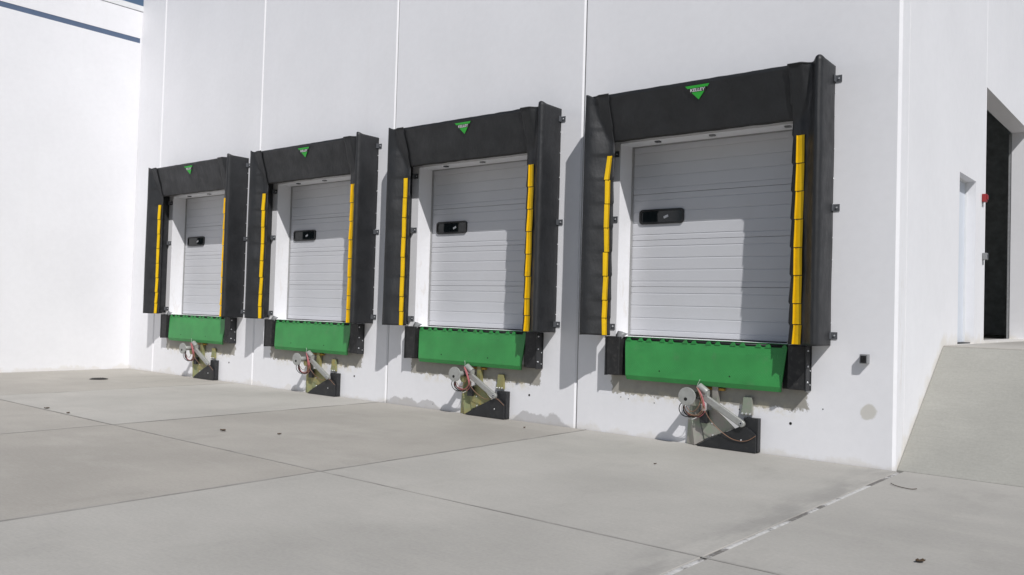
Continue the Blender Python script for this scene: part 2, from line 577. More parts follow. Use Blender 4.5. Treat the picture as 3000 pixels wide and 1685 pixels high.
# ------------------------------------------------------------------ warehouse building
building = tag(empty('warehouse_building', (XC, 0, 0)),
               'white tilt-up concrete warehouse with four loading doors and an outer corner at right', 'building')
BL = -XC                                     # children are placed relative to the corner


def panel(w0, w1, h0, h1, hole=None, c0=0.024, c1=0.024, t=WALL_T):
    """tilt-up panel, front at y=0, chamfered vertical edges, optional rectangular opening"""
    m = MB()
    xa, xb = w0 + c0, w1 - c1
    if hole:
        a, b, c, d = hole
        xs, zs = [xa, a, b, xb], sorted(set([h0, c, d, h1]))
    else:
        xs, zs = [xa, xb], [h0, h1]
    for i in range(len(xs) - 1):
        for j in range(len(zs) - 1):
            if hole and xs[i] == a and zs[j] >= c and zs[j + 1] <= d:
                continue
            p = [(xs[i], 0, zs[j]), (xs[i + 1], 0, zs[j]), (xs[i + 1], 0, zs[j + 1]), (xs[i], 0, zs[j + 1])]
            m.add(p, [(0, 1, 2, 3)])
            q = [(x, t, z) for x, _, z in p]
            m.add(q, [(3, 2, 1, 0)])
    if hole:
        e = 0.006
        m.add([(a, 0, c), (a, 0, d), (a, t, d), (a, t, c)], [(0, 1, 2, 3)])
        m.add([(b, 0, c), (b, t, c), (b, t, d), (b, 0, d)], [(0, 1, 2, 3)])
        m.add([(a, 0, d), (b, 0, d), (b, t, d), (a, t, d)], [(0, 1, 2, 3)])
        if c > h0:
            m.add([(a, 0, c), (a, t, c), (b, t, c), (b, 0, c)], [(0, 1, 2, 3)])
    m.add([(xa, 0, h0), (xa, 0, h1), (w0, c0, h1), (w0, c0, h0)], [(0, 1, 2, 3)])
    m.add([(w0, c0, h0), (w0, c0, h1), (w0, t, h1), (w0, t, h0)], [(0, 1, 2, 3)])
    m.add([(xb, 0, h0), (w1, c1, h0), (w1, c1, h1), (xb, 0, h1)], [(0, 1, 2, 3)])
    m.add([(w1, c1, h0), (w1, t, h0), (w1, t, h1), (w1, c1, h1)], [(0, 1, 2, 3)])
    m.add([(w0, c0, h1), (xa, 0, h1), (xb, 0, h1), (w1, c1, h1), (w1, t, h1), (w0, t, h1)], [(0, 1, 2, 3, 4, 5)])
    return m


G = 0.006
edges = [XL + 0.006, 0, P, 2 * P, 3 * P, XC]
for k in range(5):
    hole = None
    if k:
        cx = DOCKS[k - 1]
        hole = (cx - OPEN_W - XC, cx + OPEN_W - XC, FLOOR, OPEN_TOP)
    last = k == 4
    panel(edges[k] + (G if k else 0) - XC, edges[k + 1] - (0 if last else G) - XC, -0.1, WALL_H, hole,
          c0=0.001 if k == 0 else 0.024, c1=0.032 if last else 0.024).build('wall_panel', M['wall'], building)
    if k:
        MB().box(edges[k] - G - XC, edges[k] + G - XC, 0.022, 0.06, -0.1, WALL_H - 0.02).build('joint_sealant', M['sealant'], building)


def side(m, name, mat, parent=building, bevel=0):
    o = m.build(name, mat, parent, bevel=bevel)
    o.rotation_euler = (0, 0, R(90))
    return o


SD0, SD1 = 2.83, 3.85           # person door
OP0, OP1 = 4.49, 8.30           # big opening
ST = 0.29
side(panel(WALL_T + 0.008, OP0 - 0.004, -0.1, WALL_H, (SD0, SD1, 1.354, 3.712), c0=0.008, c1=0.010, t=ST), 'wall_panel', M['wall'])
side(panel(OP0, OP1 + 1.8, -0.1, WALL_H, (OP0 + 0.011, OP1, 1.38, 5.243), c0=0.010, c1=0.012, t=ST), 'wall_panel', M['wall'])
side(panel(OP1 + 1.812, 15.4, -0.1, WALL_H, None, c0=0.012, c1=0.012, t=ST), 'wall_panel', M['wall'])
# the remaining shell: back wall, left end, roof
MB().box(-17.3, -ST - 0.004, 15.1, 15.4, -0.1, WALL_H).build('back_wall', M['wall'], building)
MB().box(-17.6, -17.31, 0.32, 15.4, -0.1, WALL_H).build('end_wall', M['wall'], building)
MB().box(-17.3, -0.30, 0.32, 15.09, 9.9, 10.2).build('roof', M['coping'], building)
MB().box(-17.3, -ST - 0.002, 0.33, 15.09, 1.20, 1.372).build('interior_floor', M['interior_floor'], building)
m = MB()
m.box(-9.0, -8.8, 0.5, 15.0, 1.373, 9.8)
m.box(-8.79, -0.35, 14.4, 14.6, 1.373, 9.8)
m.box(-8.79, -0.35, 0.5, 0.6, 1.373, 9.8)
m.box(-8.79, -0.35, 0.61, 14.39, 7.0, 7.1)
m.box(-0.345, -0.30, 0.61, 4.3, 1.373, 7.0)
m.box(-0.345, -0.30, 8.47, 14.39, 1.373, 7.0)
m.build('interior_lining', M['interior'], building)
# track of the open drive-in door
side(MB().box(OP1 + 0.01, OP1 + 0.055, ST + 0.004, ST + 0.05, 1.373, 5.24), 'door_track', M['galv'])
side(MB().box(OP1 + 0.06, OP1 + 0.16, ST + 0.004, ST + 0.012, 1.373, 5.4), 'door_jamb_plate', M['frame_black'])
# person door in its recess
pd = side(MB().box(SD0 + 0.012, SD1 - 0.012, 0.145, 0.19, 1.372, 3.695), 'side_door', M['side_door'], bevel=0.003)
MB().box(SD0 + 0.0, SD1 - 0.0, 0.05, 0.14, 1.3545, 1.370).build('threshold', M['door_seal'], pd)
mm = MB()
mm.box(SD0 + 0.001, SD0 + 0.011, 0.12, 0.20, 1.372, 3.71)
mm.box(SD1 - 0.011, SD1 - 0.001, 0.12, 0.20, 1.372, 3.71)
mm.box(SD0 + 0.012, SD1 - 0.012, 0.12, 0.20, 3.697, 3.71)
mm.build('door_frame', M['coping'], pd)
mm = MB()
mm.cyl((SD0 + 0.09, 0.145, 2.32), (SD0 + 0.09, 0.095, 2.32), 0.018, n=12)
mm.box(SD0 + 0.08, SD0 + 0.20, 0.085, 0.10, 2.31, 2.33)
mm.build('door_handle', M['galv'], pd)

# small anchor holes left in the wall beside each restraint
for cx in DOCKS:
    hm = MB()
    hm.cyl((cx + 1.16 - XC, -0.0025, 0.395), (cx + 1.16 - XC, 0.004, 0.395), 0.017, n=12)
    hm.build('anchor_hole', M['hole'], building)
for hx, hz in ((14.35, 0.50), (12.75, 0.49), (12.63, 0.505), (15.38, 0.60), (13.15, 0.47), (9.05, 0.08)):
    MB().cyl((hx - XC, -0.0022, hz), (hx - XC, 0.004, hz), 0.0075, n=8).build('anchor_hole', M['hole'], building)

# overhead sectional doors
SEC = [1.342, 2.022, 2.666, 3.310, 3.978]
DY = 0.315


def door_section(z0, z1):
    """steel section with shallow horizontal ribs, grooves are real"""
    n = 4
    prof = [(0.004, z0 + 0.002)]
    for k in range(n):
        zg = z0 + (k + 0.5) * (z1 - z0) / n
        prof += [(0.0, z0 + 0.006)] if k == 0 else []
        prof += [(0.0, zg - 0.017), (0.0048, zg - 0.005), (0.0048, zg + 0.0005), (0.0, zg + 0.003)]
    prof += [(0.0, z1 - 0.006), (0.004, z1 - 0.002)]
    m = MB()
    w = OPEN_W + 0.03
    rows = [[(-w, DY + 0.005 + y, z), (w, DY + 0.005 + y, z)] for y, z in prof]
    m.grid(rows, False)
    m.add([(-w, DY + 0.05, z0 + 0.002), (w, DY + 0.05, z0 + 0.002), (w, DY + 0.05, z1 - 0.002), (-w, DY + 0.05, z1 - 0.002)],
          [(3, 2, 1, 0)])
    m.add([(-w, DY + 0.009, z0 + 0.002), (w, DY + 0.009, z0 + 0.002), (w, DY + 0.05, z0 + 0.002), (-w, DY + 0.05, z0 + 0.002)], [(0, 3, 2, 1)])
    m.add([(-w, DY + 0.009, z1 - 0.002), (w, DY + 0.009, z1 - 0.002), (w, DY + 0.05, z1 - 0.002), (-w, DY + 0.05, z1 - 0.002)], [(0, 1, 2, 3)])
    return m


def rrect(cx, cz, hw, hh, r, n=6):
    pts = []
    for sx, sz, a0 in ((1, 1, 0), (-1, 1, 90), (-1, -1, 180), (1, -1, 270)):
        for k in range(n + 1):
            a = R(a0 + 90 * k / n)
            pts.append((cx + sx * (hw - r) + r * math.cos(a), cz + sz * (hh - r) + r * math.sin(a)))
    return pts


def ring(outer, inner, y0, y1):
    n = len(outer)
    m = MB()
    vs = [(x, y0, z) for x, z in outer] + [(x, y0, z) for x, z in inner] + \
         [(x, y1, z) for x, z in outer] + [(x, y1, z) for x, z in inner]
    fs = []
    for i in range(n):
        j = (i + 1) % n
        fs += [(i, j, j + n, i + n), (i + 2 * n, i + 3 * n, j + 3 * n, j + 2 * n),
               (i, i + 2 * n, j + 2 * n, j), (i + n, j + n, j + 3 * n, i + 3 * n)]
    return m.add(vs, fs)


DOOR_LABELS = ['white sectional loading door farthest left, by the sunlit wing',
               'white sectional loading door second from the left wing',
               'white sectional loading door second from the right corner',
               'white sectional loading door nearest the right corner']


def make_door():
    w, wi, zb, zt = OPEN_W + 0.001, OPEN_W - 0.028, FLOOR + 0.01, OPEN_TOP - 0.004   # guide angles and head, one piece
    m = MB()
    for y in (DY - 0.012, DY + 0.003):
        m.add([(-w, y, zb), (-wi, y, zb), (-wi, y, zt - 0.012), (wi, y, zt - 0.012), (wi, y, zb), (w, y, zb), (w, y, zt), (-w, y, zt)],
              [(0, 1, 2, 7), (2, 3, 6, 7), (3, 4, 5, 6)])
    n8 = 8
    m.f += [(q, (q + 1) % n8, (q + 1) % n8 + n8, q + n8) for q in range(n8)]
    m.sm += [False] * n8
    d = m.build('overhead_door', M['door_track'], building)
    MB().box(-OPEN_W + 0.03, OPEN_W - 0.03, DY - 0.004, DY + 0.03, FLOOR + 0.0005, FLOOR + 0.016).build('bottom_seal', M['door_seal'], d)
    for k in range(4):
        door_section(SEC[k], SEC[k + 1]).build('door_section', M['door'], d)
    wx, wz = -0.829, 2.990
    ring(rrect(wx, wz, 0.345, 0.102, 0.050), rrect(wx, wz, 0.318, 0.076, 0.034), DY - 0.018, DY + 0.012).build('window_frame', M['window_frame'], d, bevel=0.003)
    MB().prism(rrect(wx, wz, 0.322, 0.080, 0.036), DY - 0.004, DY + 0.008).build('window_pane', M['glass'], d)
    st = MB()
    a = R(22)
    hw, hh = 0.036, 0.016
    st.prism([(wx + 0.07 + x * math.cos(a) - z * math.sin(a), wz - 0.005 + x * math.sin(a) + z * math.cos(a))
              for x, z in ((-hw, -hh), (hw, -hh), (hw, hh), (-hw, hh))], DY - 0.006, DY - 0.0045)
    st.build('sticker', M['sticker'], d)
    # hinge clips that show at the head of the opening
    return d


door0 = make_door()
for k, cx in enumerate(DOCKS):
    d = door0 if k == 0 else copy_tree(door0, building)
    d.location = (cx - XC, 0, 0)
    d['label'] = DOOR_LABELS[k]

# ------------------------------------------------------------------ the wing at the left
wing = tag(empty('building_wing', (XL, 0, 0)),
           'sunlit white concrete wing at the left with a thin blue stripe near its top', 'building')
WY = -26.0
MB().box(-0.30, 0, WY, 0.25, -0.1, 7.785).build('lower_wall', M['wall'], wing)
MB().box(-0.30, -0.007, WY, -0.045, 7.785, 7.905).build('accent_stripe', M['blue'], wing)
MB().box(-0.30, -0.0005, -0.045, 0.25, 7.785, 7.905).build('stripe_end', M['wall'], wing)
MB().box(-0.30, 0, WY, 0.25, 7.905, 8.545).build('upper_wall', M['wall'], wing)
MB().box(-0.34, 0.014, WY - 0.02, 0.24, 8.556, 8.69).build('coping', M['coping'], wing, bevel=0.004)
MB().box(-0.29, -0.02, WY, 0.24, 8.545, 8.556).build('coping_joint', M['door_seal'], wing)
MB().box(-12.0, -0.31, WY, WY + 0.3, -0.1, 8.5).build('end_wall', M['wall'], wing)
MB().box(-12.0, -0.31, WY + 0.31, 0.2, 8.2, 8.4).build('roof', M['coping'], wing)

# ------------------------------------------------------------------ dock shelters
D0 = 0.475
HY, HS = -0.455, 0.180          # header curtain: depth of its top, lean of its foot
ZB, ZT = 1.343, 4.600
FLAPS = [3.770, 3.440, 3.115, 2.790, 2.463, 2.140, 1.816, 1.575, 1.343]
ORD = ['farthest left, beside the sunlit wing', 'second from the left wing', 'second from the right corner',
       'nearest the right corner']


def text_mesh(body, size):
    cu = bpy.data.curves.new('lettering', 'FONT')
    cu.body = body
    cu.size = size
    cu.shear = 0.18
    cu.offset = size * 0.020
    cu.space_character = 0.98
    cu.align_x = 'CENTER'
    cu.align_y = 'CENTER'
    cu.resolution_u = 3
    cu.extrude = 0.0006
    o = bpy.data.objects.new('tmp_text', cu)
    col.objects.link(o)
    dg = bpy.context.evaluated_depsgraph_get()
    me = bpy.data.meshes.new_from_object(o.evaluated_get(dg))
    bpy.data.objects.remove(o)
    xs = [v.co.x for v in me.vertices]
    zs = [v.co.y for v in me.vertices]
    return me, max(xs) - min(xs), max(zs) - min(zs), (max(xs) + min(xs)) / 2, (max(zs) + min(zs)) / 2


TXT = text_mesh('KELLEY', 0.06)
flap_rng = random.Random(11)


def curtain_point(s, u, z, seed, edge):
    """plan path of a side curtain: u 0..1 from the wall along the outer face, round the corner, then back inwards"""
    path = [(1.612, -0.004), (1.616, -0.16), (1.622, -0.30), (1.622, -0.385), (1.618, -0.425), (1.604, -0.455), (1.580, -0.471),
            (1.552, -0.466), (1.522, -0.435), (1.485, -0.388), (1.440, -0.345), (1.400, -0.322), (1.355, -0.308), (1.300, -0.297), (edge, -0.284)]
    if s < 0:                                 # the left flap hangs fuller and flatter
        path = [(1.612, -0.004), (1.616, -0.16), (1.620, -0.30), (1.622, -0.39), (1.618, -0.430), (1.604, -0.458), (1.580, -0.470),
                (1.540, -0.466), (1.490, -0.446), (1.440, -0.415), (1.395, -0.376), (1.350, -0.337), (1.300, -0.303), (edge, -0.284)]
    k = u * (len(path) - 1)
    i = min(int(k), len(path) - 2)
    f = k - i
    x = path[i][0] * (1 - f) + path[i + 1][0] * f
    y = path[i][1] * (1 - f) + path[i + 1][1] * f
    return x, y


def make_shelter(k, cx):
    rng = random.Random(30 + k)
    sh = empty('dock_shelter', (cx, 0, 0))
    tag(sh, 'black dock shelter with yellow flaps, ' + ORD[k], 'dock shelter', 'dock shelters around the loading doors')
    for s in (-1, 1):
        # --- fabric side with its inward-leaning front flap
        NU, NZ = 34, 120
        rows = []
        amp = [rng.choice((0.002, 0.004, 0.008, 0.014)) for _ in range(9)] + [0.026, 0.006, 0.004]
        amp[0] = 0.020
        for a in range(NZ + 1):
            z = ZB + (ZT - ZB) * a / NZ
            # pleat phase: each pleat hangs out a little at its lower end
            ph, pa = 0.0, 0.0
            for q in range(len(FLAPS) - 1):
                if FLAPS[q + 1] <= z < FLAPS[q]:
                    ph = 1 - (z - FLAPS[q + 1]) / (FLAPS[q] - FLAPS[q + 1])
                    pa = amp[q]
            if z >= FLAPS[0]:
                ph = 1 - ((z - FLAPS[0]) % 0.36) / 0.36
                pa = amp[9] if z > FLAPS[0] + 0.36 else amp[10]
            row = []
            for b in range(NU + 1):
                u = b / NU
                edge = 1.236 - 0.016 * ph + 0.006 * noise.noise((k * 7.3 + s, z * 3.1, 0))
                x, y = curtain_point(s, u, z, k, edge)
                fr = max(0.0, (u - 0.45) / 0.55)
                n1 = noise.noise((x * 2.2 + k * 9 + s * 4, z * 1.5, 2.0))
                n2 = noise.noise((x * 6 + k * 5, z * 5.0, s * 3.0))
                bow = math.sin(min(1, fr) * math.pi)
                y -= bow * (0.026 * n1 + 0.012 * n2) + fr * (0.4 if s > 0 else 1.0) * 1.3 * pa * (ph - 0.5) * (1 + 0.8 * n1) * (0.5 + 0.5 * math.sin(min(1, fr) * 2.6))
                x += (1 - fr) * 0.008 * n1
                if fr > 0.1 and z > 3.93:
                    w_ = min(1.0, max(0.0, (1.50 - x) / 0.11))
                    y = y * (1 - w_) + w_ * min(y, HY - 0.020 + HS * (4.556 - z) / 0.606)
                zz = z
                if a == NZ:
                    hump = max(0.0, 1 - abs(u - 0.40) / 0.22)
                    dip = min(1.0, max(0.0, (u - 0.46) / 0.22))
                    zz += (0.028 if s > 0 else 0.006) * hump * hump * (3 - 2 * hump) - 0.040 * dip * dip * (3 - 2 * dip) + 0.004 * n1
                if a == 0:
                    zz += 0.006 * n2
                row.append((s * x, y, zz))
            rows.append(row)
        m = MB()
        m.grid(rows, True)
        cur = m.build('side_curtain', M['fabric'], sh, solid=0.005)
        # --- yellow flaps sewn along the inner edge; an L: one leg flat on the curtain, one standing out
        for q in range(len(FLAPS) - 1):
            z1, z0 = FLAPS[q] - 0.005, FLAPS[q + 1] + 0.004
            rise0 = 0.042 + rng.uniform(-0.006, 0.006)
            rise1 = 0.034 + rng.uniform(-0.010, 0.006)
            sh0 = rng.uniform(-0.004, 0.004)
            tilt = rng.uniform(-0.006, 0.006)
            if q == 0 and s < 0 and k == 3:
                tilt, rise1 = -0.014, 0.044
            rws = []
            for zz, rise, lift, off in ((z1, rise1, 0.005, tilt), ((z0 + z1) / 2, (rise0 + rise1) / 2, 0.008, 0), (z0, rise0, 0.012, -tilt)):
                xo = (1.386 if s > 0 else 1.332) + sh0 + off
                xi = (1.298 if s > 0 else 1.272) + sh0 + off
                yo = -0.300 - (xo - 1.30) * (0.24 if s > 0 else 0.78) - lift * 0.6
                yi = -0.300 - (xi - 1.30) * 0.24 - lift
                rise *= 0.55 if s > 0 else 0.35
                rws.append([(s * xo, yo - 0.008, zz), (s * (xo + xi) / 2, (yo + yi) / 2 - 0.009, zz), (s * xi, yi - 0.006, zz),
                            (s * (xi - 0.004), yi - 0.010 - rise * 0.55, zz), (s * (xi - 0.006), yi - 0.012 - rise, zz)])
            fm = MB()
            fm.grid(rws, False)
            fm.build('yellow_flap', M['yellow'], cur, solid=0.004)
        # --- frame leg behind the fabric
        a, b = sorted((s * 1.47, s * 1.600))
        MB().box(a, b, -0.32, -0.004, ZB + 0.02, ZT - 0.03).build('frame_leg', M['frame_black'], sh)
        # --- fixing angles on the wall
        for z in (4.449, 2.941, 1.458):
            for xo, dr in ((s * 1.618, s), (s * 1.405, -s)):
                if dr == -s and z > 4:
                    z = 3.845
                a, b = sorted((xo, xo + dr * 0.072))
                bm_ = MB().box(a, b, -0.010, -0.002, z - 0.040, z + 0.040)
                a2, b2 = sorted((xo, xo + dr * 0.008))
                bm_.box(a2, b2, -0.070, -0.011, z - 0.040, z + 0.040)
                br = bm_.build('wall_bracket', M['tab'], sh)
                xc = xo + dr * 0.040
                MB().cyl((xc, -0.0105, z), (xc, -0.022, z), 0.011, 0.009, n=8).build('bracket_bolt', M['bolt'], br)
        # --- screws along the outer hem
        for q in range(9):
            z = 1.62 + q * 0.335 + rng.uniform(-0.05, 0.05)
            MB().cyl((s * 1.617, -0.022, z), (s * 1.626, -0.022, z), 0.008, 0.006, n=8).build('hem_screw', M['bolt'], sh)
        # --- loose corner of the bottom seal between leg and jamb
        rws = []
        for q, (w0, w1, yy, zz) in enumerate(((1.255, 1.10, -0.045, 1.405), (1.270, 1.13, -0.07, 1.345), (1.255, 1.165, -0.10, 1.300), (1.225, 1.19, -0.115, 1.262))):
            rws.append([(s * w0, yy, zz), (s * (w0 + w1) / 2, yy - 0.025, zz - 0.006), (s * w1, yy + 0.012, zz - 0.012 * (q == 0) * 3)])
        MB().grid(rws, True).build('corner_flap', M['box_grey'], sh, solid=0.008)
    # --- header: top cover, frame and hanging curtain leaning in at the bottom
    NU, NZ = 48, 18
    rows = []
    for a in range(NZ + 1):
        f = a / NZ
        row = []
        for b in range(NU + 1):
            x = -1.37 + 2.74 * b / NU
            z = 4.556 - 0.606 * f
            y = HY + HS * f
            n1 = noise.noise((x * 1.3 + k * 3, z * 1.3, 7.0))
            n2 = noise.noise((x * 5 + k * 3, z * 3.0, 1.0))
            y -= (0.014 * n1 + 0.006 * n2) * math.sin(f * math.pi * 0.8)
            if a == NZ:
                z += 0.008 * n2
            row.append((x, y, z))
        rows.append(row)
    hd = MB().grid(rows, True).build('header_curtain', M['fabric'], sh, solid=0.005)
    rows = [[(-1.37 + 2.74 * b / 24, y, 4.556 + dz + 0.006 * noise.noise((b * 0.7, k, 1))) for b in range(25)]
            for y, dz in ((-0.004, 0.03), (-0.25, 0.02), (HY + 0.016, 0.012), (HY, -0.001))]
    MB().grid(rows, True).build('top_cover', M['fabric'], sh, solid=0.005)
    hm = MB().box(-1.42, 1.42, -0.22, -0.004, 4.05, 4.50)
    hm.build('header_frame', M['frame_black'], sh)
    # small clips under the header
    for x in (-0.78, 0.02, 1.02):
        MB().box(x - 0.035, x + 0.035, 0.055, 0.115, OPEN_TOP - 0.020, OPEN_TOP - 0.001).build('header_clip', M['tab'] if x < -0.5 else M['box_grey'], sh)
    # --- emblem print on the header curtain
    sl = math.atan2(0.195, 0.606)

    def on_header(x, z, lift):
        f = (4.556 - z) / 0.606
        return (x, HY + HS * f - 0.016 - lift, z)
    ex = 0.068
    zt, zl = 4.505, 4.335
    hw = 0.166

    def tri_x(z):
        return hw * (z - zl) / (zt - zl)
    bands = [(zt, 4.474, 'logo_green', 'emblem_bar'), (4.473, 4.427, 'logo_black', 'emblem_band'), (4.426, zl, 'logo_green', 'emblem_triangle')]
    for za, zb, mn, nm in bands:
        wa, wb = tri_x(za), tri_x(zb)
        if mn == 'logo_black':
            wa = wb = 0.112
        m = MB()
        f4 = [on_header(ex - wa, za, 0.0), on_header(ex + wa, za, 0.0), on_header(ex + wb, zb, 0.0), on_header(ex - wb, zb, 0.0)]
        if wb < 1e-4:
            f4 = f4[:3]
        m.add(f4, [tuple(range(len(f4) - 1, -1, -1))])
        m.build(nm, M[mn], hd, solid=0.0012)
    me, tw, th, tx, tz = TXT
    me2 = me.copy()
    for v in me2.vertices:
        lx = ex + (v.co.x - tx) * (0.208 / tw)
        lz = 4.450 + (v.co.y - tz) * (0.036 / th)
        v.co = Vector(on_header(lx, lz, 0.0022 + v.co.z))
    me2.materials.clear()
    me2.materials.append(M['logo_white'])
    lo = bpy.data.objects.new('lettering', me2)
    col.objects.link(lo)
    lo.parent = hd
    return sh


for k, cx in enumerate(DOCKS):
    make_shelter(k, cx)

# ------------------------------------------------------------------ dock levelers


def make_leveler():
    t = empty('dock_leveler')
    # lip: a hanging plate that narrows downwards and bends back at its foot
    sect = [(-0.070, 1.286, 1.120), (-0.085, 1.18, 1.112), (-0.108, 0.95, 1.090), (-0.120, 0.823, 1.078), (-0.100, 0.766, 1.068)]
    m = MB()
    rows = [[(-w, y, z), (-w * 0.5, y, z), (0, y, z), (w * 0.5, y, z), (w, y, z)] for y, z, w in sect]
    m.grid(rows, False)
    lip = m.build('lip', M['tread'], t, solid=0.018)
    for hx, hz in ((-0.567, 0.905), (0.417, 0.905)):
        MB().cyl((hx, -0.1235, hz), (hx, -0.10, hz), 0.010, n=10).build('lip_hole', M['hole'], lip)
    # hinge lugs
    lug = MB()
    lug.prism([(-0.040, 1.280), (0.036, 1.280), (0.026, 1.305), (0.012, 1.322), (-0.010, 1.322), (-0.026, 1.305)], -0.088, -0.045)
    lo = lug.build('hinge_lug', M['green'], t, loc=(-1.07, 0, 0))
    n = 14
    for i in range(1, n):
        c = lo.copy()
        col.objects.link(c)
        c.parent = t
        c.location = (-1.07 + 2.14 * i / (n - 1) + (0.022 if i % 2 else -0.018), 0, 0)
    MB().cyl((-1.12, -0.060, 1.309), (1.12, -0.060, 1.309), 0.010, n=10).build('hinge_pin', M['frame_black'], t)
    MB().box(-1.125, 1.125, -0.038, -0.003, 1.18, 1.326).build('front_header_plate', M['frame_black'], t)
    MB().box(-1.13, 1.13, -0.055, 0.290, 1.3275, 1.3345).build('deck_plate', M['green'], t, bevel=0.002)
    MB().box(-1.05, 1.05, -0.050, -0.004, 0.62, 1.17).build('toe_guard', M['frame_black'], t) if False else None
    return t


lev0 = make_leveler()
for k, cx in enumerate(DOCKS):
    t = lev0 if k == 0 else copy_tree(lev0)
    t.location = (cx + 0.01, 0, 0)
    tag(t, 'green dock leveler lip, ' + ORD[k], 'dock leveler', 'dock levelers below the loading doors')

# ------------------------------------------------------------------ dock bumpers


def make_bumper(s):
    """s = side; x grows outwards from the lip"""
    t = empty('dock_bumper')
    a, b = sorted((s * 1.165, s * 1.372))
    z0, z1 = 0.808, 1.330
    MB().box(a, b, -0.142, -0.020, z0, z1).build('rubber_block', M['rubber'], t, bevel=0.012)
    a, b = sorted((s * 1.374, s * 1.392))
    m = MB().box(a, b, -0.150, -0.004, z0 - 0.008, z1)
    a, b = sorted((s * 1.06, s * 1.40))
    MB().box(a, b, -0.019, -0.003, z0 - 0.006, z1 - 0.002).build('back_plate', M['frame_black'], t, bevel=0.002)
    m.build('steel_angle', M['frame_black'], t, bevel=0.003)
    for i, z in enumerate((0.905, 1.09, 1.272)):
        x = s * 1.392
        MB().cyl((x, -0.125, z), (x + s * 0.014, -0.125, z), 0.0125, 0.010, n=8).build('bolt', M['bolt'], t)
    for z in (0.87, 1.035):
        x = s * 1.392
        MB().cyl((x, -0.040, z), (x + s * 0.010, -0.040, z), 0.010, 0.008, n=8).build('bolt', M['galv'], t)
    return t


for s, nm in ((-1, 'left'), (1, 'right')):
    b0 = make_bumper(s)
    for k, cx in enumerate(DOCKS):
        t = b0 if k == 0 else copy_tree(b0)
        t.location = (cx + 0.0, 0, 0)
        tag(t, 'black bumper on the ' + nm + ' of the green lip ' + ORD[k], 'dock bumper', 'dock bumpers beside the lips')

# ------------------------------------------------------------------ vehicle restraints


